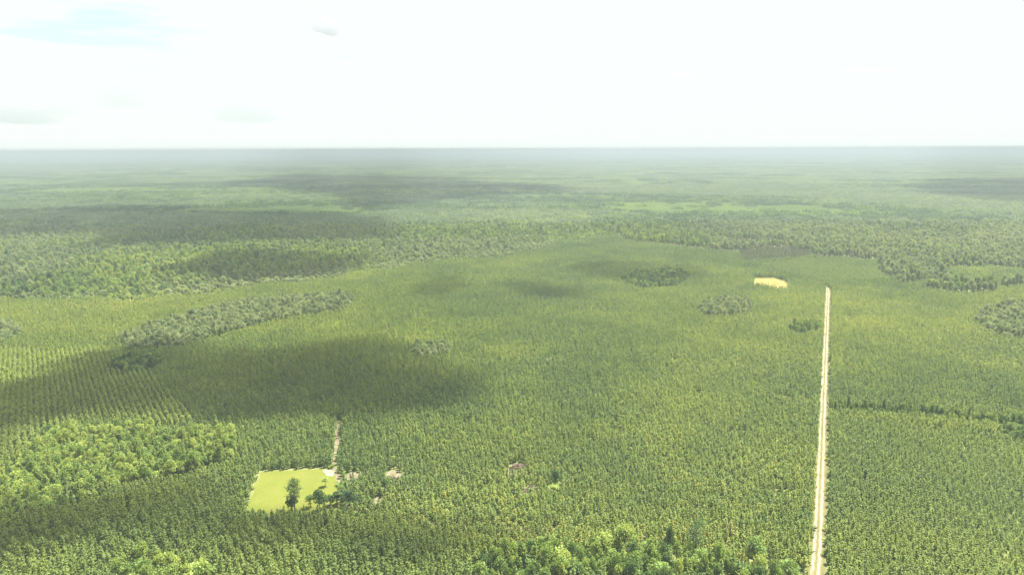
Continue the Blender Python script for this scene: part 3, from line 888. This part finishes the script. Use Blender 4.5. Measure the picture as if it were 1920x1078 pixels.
def add_tiles(size, y0, y1, protos_p, protos_b, seed, nm):
    x, y, rng = tile_pts(size, y0, y1, seed)
    wood = any_in(('wood', 'wood_b'), x, y) | (y > 2600)
    f = far_kind(x, y) + .08 * rng.normal(size=len(x))
    cut = inside(BROWN, x, y) | inside(PG['pale_wood_gap'], x, y)
    for p in YOUNG: cut |= inside(p, x, y)
    isp = (~wood) | (f > .22)
    isp &= ~cut
    ispale = wood & ~isp & (f < .0) & ~cut
    isb = wood & ~isp & ~ispale & ~cut
    for sel, pr, mat, nm2, lab, h in ((isp, protos_p, 'pine', 'pine_forest', 'pine forest', 1.0), (isb, protos_b, 'leaf', 'broadleaf_forest', 'broadleaf forest', 1.0), (ispale, protos_b, 'pale', 'pale_forest', 'pale broadleaf forest', 1.0)):
        n = int(sel.sum())
        if not n: continue
        xx, yy = x[sel], y[sel]
        tint = (.14 if mat != 'pine' else .2) + .35 * fbm(xx, yy * 1.5, 260, 90)
        scatter('far_' + nm2 if nm == 'far' else nm2, pr, [M[mat], M['bark']], np.stack([xx, yy, 0 * xx], 1), rng.integers(0, 4, n) * math.pi / 2,
                np.stack([np.full(n, 1.04), np.full(n, 1.04), np.clip(h + .18 * fbm(xx, yy, 150, 95), .6, 1.5)], 1), rng.integers(0, len(pr), n), np.clip(tint, 0, 1),
                '%s %s of the horizon' % (lab, 'fading into haze short' if nm == 'far' else 'in the middle distance, well short'), 'forest')
add_tiles(20, ZONE1, 2200, tp, tb, 401, 'mid')
add_tiles(70, 2200, 14000, tP, tB, 402, 'far')

# undergrowth between the near trees
def clump(seed):
    rng = np.random.default_rng(seed); g = Geo(); n = 16
    a = rng.uniform(0, 6.28, n); rr = rng.uniform(0, .55, n)
    P = np.stack([rr * np.cos(a), rr * np.sin(a), rng.uniform(.1, .5, n)], 1)
    D = np.stack([np.cos(a), np.sin(a), np.full(n, .9)], 1) + rng.normal(0, .3, (n, 3)); D /= np.linalg.norm(D, axis=1)[:, None]
    leaf_tris(g, rng, P, D, rng.uniform(.5, .9, n), .3, 0, rng.uniform(0, 1, n))
    return g.get()
x, y = rows_grid(15, 1.8, 1.8, .7, rng, 480)
k = clear_of_tracks(x, y, .95) & (fbm(x, y, 14, 99) > -.45)
x, y = x[k], y[k]
nn = len(x)
scatter('undergrowth', [clump(500 + k) for k in range(4)], [M['scrub']], np.stack([x, y, 0 * x], 1), rng.uniform(0, 6.28, nn), rng.uniform(.8, 2.3, nn), rng.integers(0, 4, nn), np.clip(.5 + .4 * fbm(x, y, 25, 98), 0, 1), 'low scrub and grass growing between the young pines', 'undergrowth')

# ------------------------------------------------------------------ brush piles
M['brush'] = plain_mat('dead_brush', lambda t: ramp(t, noise(t, .9, 3), [(.3, (.06, .045, .035)), (.5, (.11, .078, .058)), (.7, (.15, .125, .10))]))
def brush_pile(p, L, W_, H_, ang, label, seed):
    rng = np.random.default_rng(seed); g = Geo()
    for k in range(110):
        a = ang + rng.normal(0, .5)
        c = np.array([rng.normal(0, L * .3), rng.normal(0, W_ * .3), 0])
        c = np.array([c[0] * math.cos(ang) - c[1] * math.sin(ang), c[0] * math.sin(ang) + c[1] * math.cos(ang), 0])
        c[2] = H_ * max(.05, 1 - np.linalg.norm(c[:2]) / (L * .7)) * rng.uniform(.1, 1)
        d = np.array([math.cos(a), math.sin(a), rng.normal(0, .25)]) * rng.uniform(.8, 2.2)
        tube(g, [c - d, c + rng.normal(0, .1, 3), c + d], [.10, .12, .05], 4)
    o = obj('brush_pile', g.mesh('brush_pile', [M['brush']])); o.location = (p[0], p[1], .1)
    tag(o, label, 'brush pile')
brush_pile(gxy(998, 921), 6, 2.5, 1.3, .6, 'red-brown pile of dead branches in the middle plantation', 1)
brush_pile(gxy(972, 877), 6, 3, 1.0, .3, 'grey-brown heap of dead branches behind the red-brown pile', 2)
brush_pile(gxy(742, 900), 6, 2, .7, -.5, 'low heap of branches on the sandy opening right of the grass clearing', 3)

# ------------------------------------------------------------------ clouds: closed lumpy lenses of mist; those overhead throw the shadows on the forest
def cloud_mat(name, dens, col):
    m, t = new_mat(name)
    o = nd(t, 'ShaderNodeOutputMaterial')
    v_ = nd(t, 'ShaderNodeVolumePrincipled')
    v_.inputs['Color'].default_value = (*col, 1); v_.inputs['Density'].default_value = dens
    v_.inputs['Anisotropy'].default_value = .3
    t.links.new(v_.outputs[0], o.inputs['Volume'])
    return m
M['cloud'] = cloud_mat('cloud_mist', .014, (.96, .97, .98))
def cloud(poly, z0, thick, soft, label, seed, mat, res=46, rag=1.0, edge=.6):
    """poly: outline on the ground plan at height z0"""
    mn = poly.min(0) - soft * 1.2; mx = poly.max(0) + soft * 1.2
    c = poly.mean(0)
    nx = ny = res
    X, Y = np.meshgrid(np.linspace(mn[0], mx[0], nx), np.linspace(mn[1], mx[1], ny))
    x, y = X.ravel(), Y.ravel()
    sd = seg_dist(poly, x, y) * np.where(inside(poly, x, y), 1, -1)
    sd = sd + soft * rag * (.8 * fbm(x, y, soft * 3.2, seed, 3) + 1.5 * fbm(x, y, soft * 7, seed + 30, 3))
    h = np.clip(sd / soft, 0, 1) ** edge * thick
    keep = h > 0
    top = z0 + h * (.8 + .5 * fbm(x, y, soft * 1.4, seed + 9, 3)) ; bot = z0 - h * .3 * (1 + .3 * fbm(x, y, soft * 2, seed + 4))
    n = nx * ny
    V = np.concatenate([np.stack([x - c[0], y - c[1], np.maximum(top, z0) - z0], 1), np.stack([x - c[0], y - c[1], np.minimum(bot, z0) - z0], 1)])
    i = (np.arange(ny - 1)[:, None] * nx + np.arange(nx - 1)).ravel()
    Q = np.stack([i, i + 1, i + nx + 1, i + nx], 1)
    Q = Q[keep[Q].any(1)]
    T = np.concatenate([Q[:, [0, 1, 2]], Q[:, [0, 2, 3]]])
    Tb = T[:, ::-1] + n
    # both skins share their rim points, so the lens is closed
    rim = np.where(~keep)[0]
    remap = np.arange(2 * n); remap[rim + n] = rim
    Tt = np.concatenate([T, remap[Tb]])
    used = np.unique(Tt); inv = np.zeros(2 * n, int); inv[used] = np.arange(len(used))
    bad = keep[T].any(1)
    Tt = np.concatenate([inv[T[bad]], inv[remap[Tb[bad]]]])
    me = mesh_from('cloud', V[used], Tt, [mat])
    o = obj('cloud', me); o.location = (c[0], c[1], z0)
    tag(o, label, 'cloud')
    return o
CLOUD_Z = 950.0
def shade_cloud(px, soft, label, seed, thick=95, z=5.0, rag=1.0):
    g = gpoly(px, z)
    t_ = (CLOUD_Z - z) / SUN_DIR.z
    cloud(g + np.array([SUN_DIR.x, SUN_DIR.y]) * t_, CLOUD_Z, thick, soft, label, seed, M['cloud'], 60, rag, .42)
shade_cloud([(-250, 690), (0, 705), (130, 690), (200, 655), (330, 640), (480, 648), (570, 634), (700, 628), (760, 650), (830, 680), (935, 690), (900, 725), (860, 745), (640, 768), (420, 782), (330, 770), (130, 775), (50, 805), (0, 850), (-250, 960)], 12, 'long flat cloud overhead shading the open rows and the middle plantation', 1)
shade_cloud([(-200, 985), (0, 935), (130, 925), (330, 885), (400, 885), (445, 905), (450, 935), (440, 985), (420, 1020), (200, 1010), (0, 1060), (-200, 1100)], 12, 'small flat cloud overhead shading the front left stand', 2)
shade_cloud([(430, 925), (560, 922), (660, 926), (760, 948), (900, 955), (1080, 985), (1000, 1012), (800, 1008), (560, 1002), (430, 992)], 6, 'thin flat cloud overhead shading the pines below the grass clearing', 13, 70, 5, .5)
shade_cloud([(-200, 405), (0, 398), (180, 388), (330, 383), (640, 398), (735, 425), (690, 448), (500, 452), (250, 466), (120, 472), (200, 445), (0, 446), (-200, 455)], 45, 'broad flat cloud overhead shading the far woods on the left', 3, 80)
shade_cloud([(390, 345), (560, 329), (730, 333), (900, 342), (1110, 357), (960, 372), (700, 392), (640, 366)], 85, 'wide flat cloud overhead shading the far woods in the middle', 4, 85)
shade_cloud([(260, 520), (330, 492), (420, 472), (600, 474), (730, 486), (700, 502), (560, 520), (400, 530)], 26, 'narrow flat cloud overhead shading the woods edge on the left', 5)
shade_cloud([(755, 548), (790, 525), (850, 520), (880, 530), (820, 552)], 17, 'little flat cloud overhead shading a spot of the middle plantation', 6, 42)
shade_cloud([(930, 530), (990, 522), (1100, 538), (1180, 552), (1090, 556), (990, 548)], 17, 'slim flat cloud overhead shading a streak of the middle plantation', 7, 46)
shade_cloud([(1040, 495), (1110, 488), (1200, 492), (1310, 496), (1340, 515), (1280, 528), (1190, 528)], 24, 'flat cloud overhead shading the dark islet behind the plantation', 8, 42)
shade_cloud([(1640, 348), (1760, 338), (2050, 336), (2050, 388), (1800, 384), (1720, 368)], 100, 'wide flat cloud overhead shading the far woods on the right', 9, 85)
shade_cloud([(850, 604), (900, 592), (1060, 590), (1090, 600), (960, 612)], 15, 'slim flat cloud overhead shading a faint streak of the plantation', 10, 50)

# small grey clouds low in the sky
M['greycloud'] = cloud_mat('grey_cloud_mist', .0040, (.43, .46, .51))
M['greycloudfar'] = cloud_mat('far_grey_cloud_mist', .00042, (.38, .42, .48))
def sky_cloud(px, py, wpx, z, depth, thick, label, seed, mat='greycloudfar'):
    d = _R @ np.array([(px - 960.0) / F_PX, -(py - 539.0) / F_PX, -1.0])
    t_ = (z - CAM_H) / d[2]; cx, cyy = d[0] * t_, d[1] * t_
    W_ = wpx / F_PX * t_ * .5
    a = np.linspace(0, 2 * math.pi, 15)[:-1]
    r = 1 + .18 * np.sin(a * 3 + seed)
    cloud(np.stack([cx + W_ * r * np.cos(a), cyy + depth * r * np.sin(a)], 1), z, thick, min(W_, depth) * .55, label, seed, M[mat], 64, .9)
sky_cloud(622, 58, 80, 1500, 300, 210, 'small grey cloud high in the sky left of the middle', 21, 'greycloud')
sky_cloud(476, 222, 105, 1300, 1200, 620, 'small grey cloud low above the horizon left of the middle', 22)
sky_cloud(225, 193, 95, 1300, 900, 420, 'faint grey cloud low on the left', 23)
sky_cloud(55, 225, 110, 1300, 1200, 560, 'faint grey cloud low at the left edge', 24)
sky_cloud(112, 210, 45, 1300, 600, 260, 'tiny grey cloud low on the left', 25)
sky_cloud(915, 205, 36, 1300, 500, 220, 'tiny faint grey cloud low over the middle of the horizon', 26)

# ------------------------------------------------------------------ haze: one box of even thin mist around the camera, ground and forest
m, t = new_mat('haze_air')
o = nd(t, 'ShaderNodeOutputMaterial'); pv = nd(t, 'ShaderNodeVolumePrincipled')
pv.inputs['Color'].default_value = (.288, .334, .375, 1)
pv.inputs['Density'].default_value = 2.9e-4
pv.inputs['Anisotropy'].default_value = 0.0
t.links.new(pv.outputs[0], o.inputs['Volume'])
hx, hy0, hy1, hz0, hz1 = EXT + 200, -1700, EXT + 200, -1.0, CAM_H + 4
V = [(x_, y_, z_) for z_ in (hz0, hz1) for y_ in (hy0, hy1) for x_ in (-hx, hx)]
T = [(0, 2, 1), (1, 2, 3), (4, 5, 6), (5, 7, 6), (0, 1, 4), (1, 5, 4), (2, 6, 3), (3, 6, 7), (0, 4, 2), (2, 4, 6), (1, 3, 5), (3, 7, 5)]
tag(obj('haze', mesh_from('haze', V, T, [m])), kind='stuff')
print('RES', len(P_rest)) ; print('PINES', len(PN), 'BROAD', len(BR), 'objects', len(bpy.data.objects))
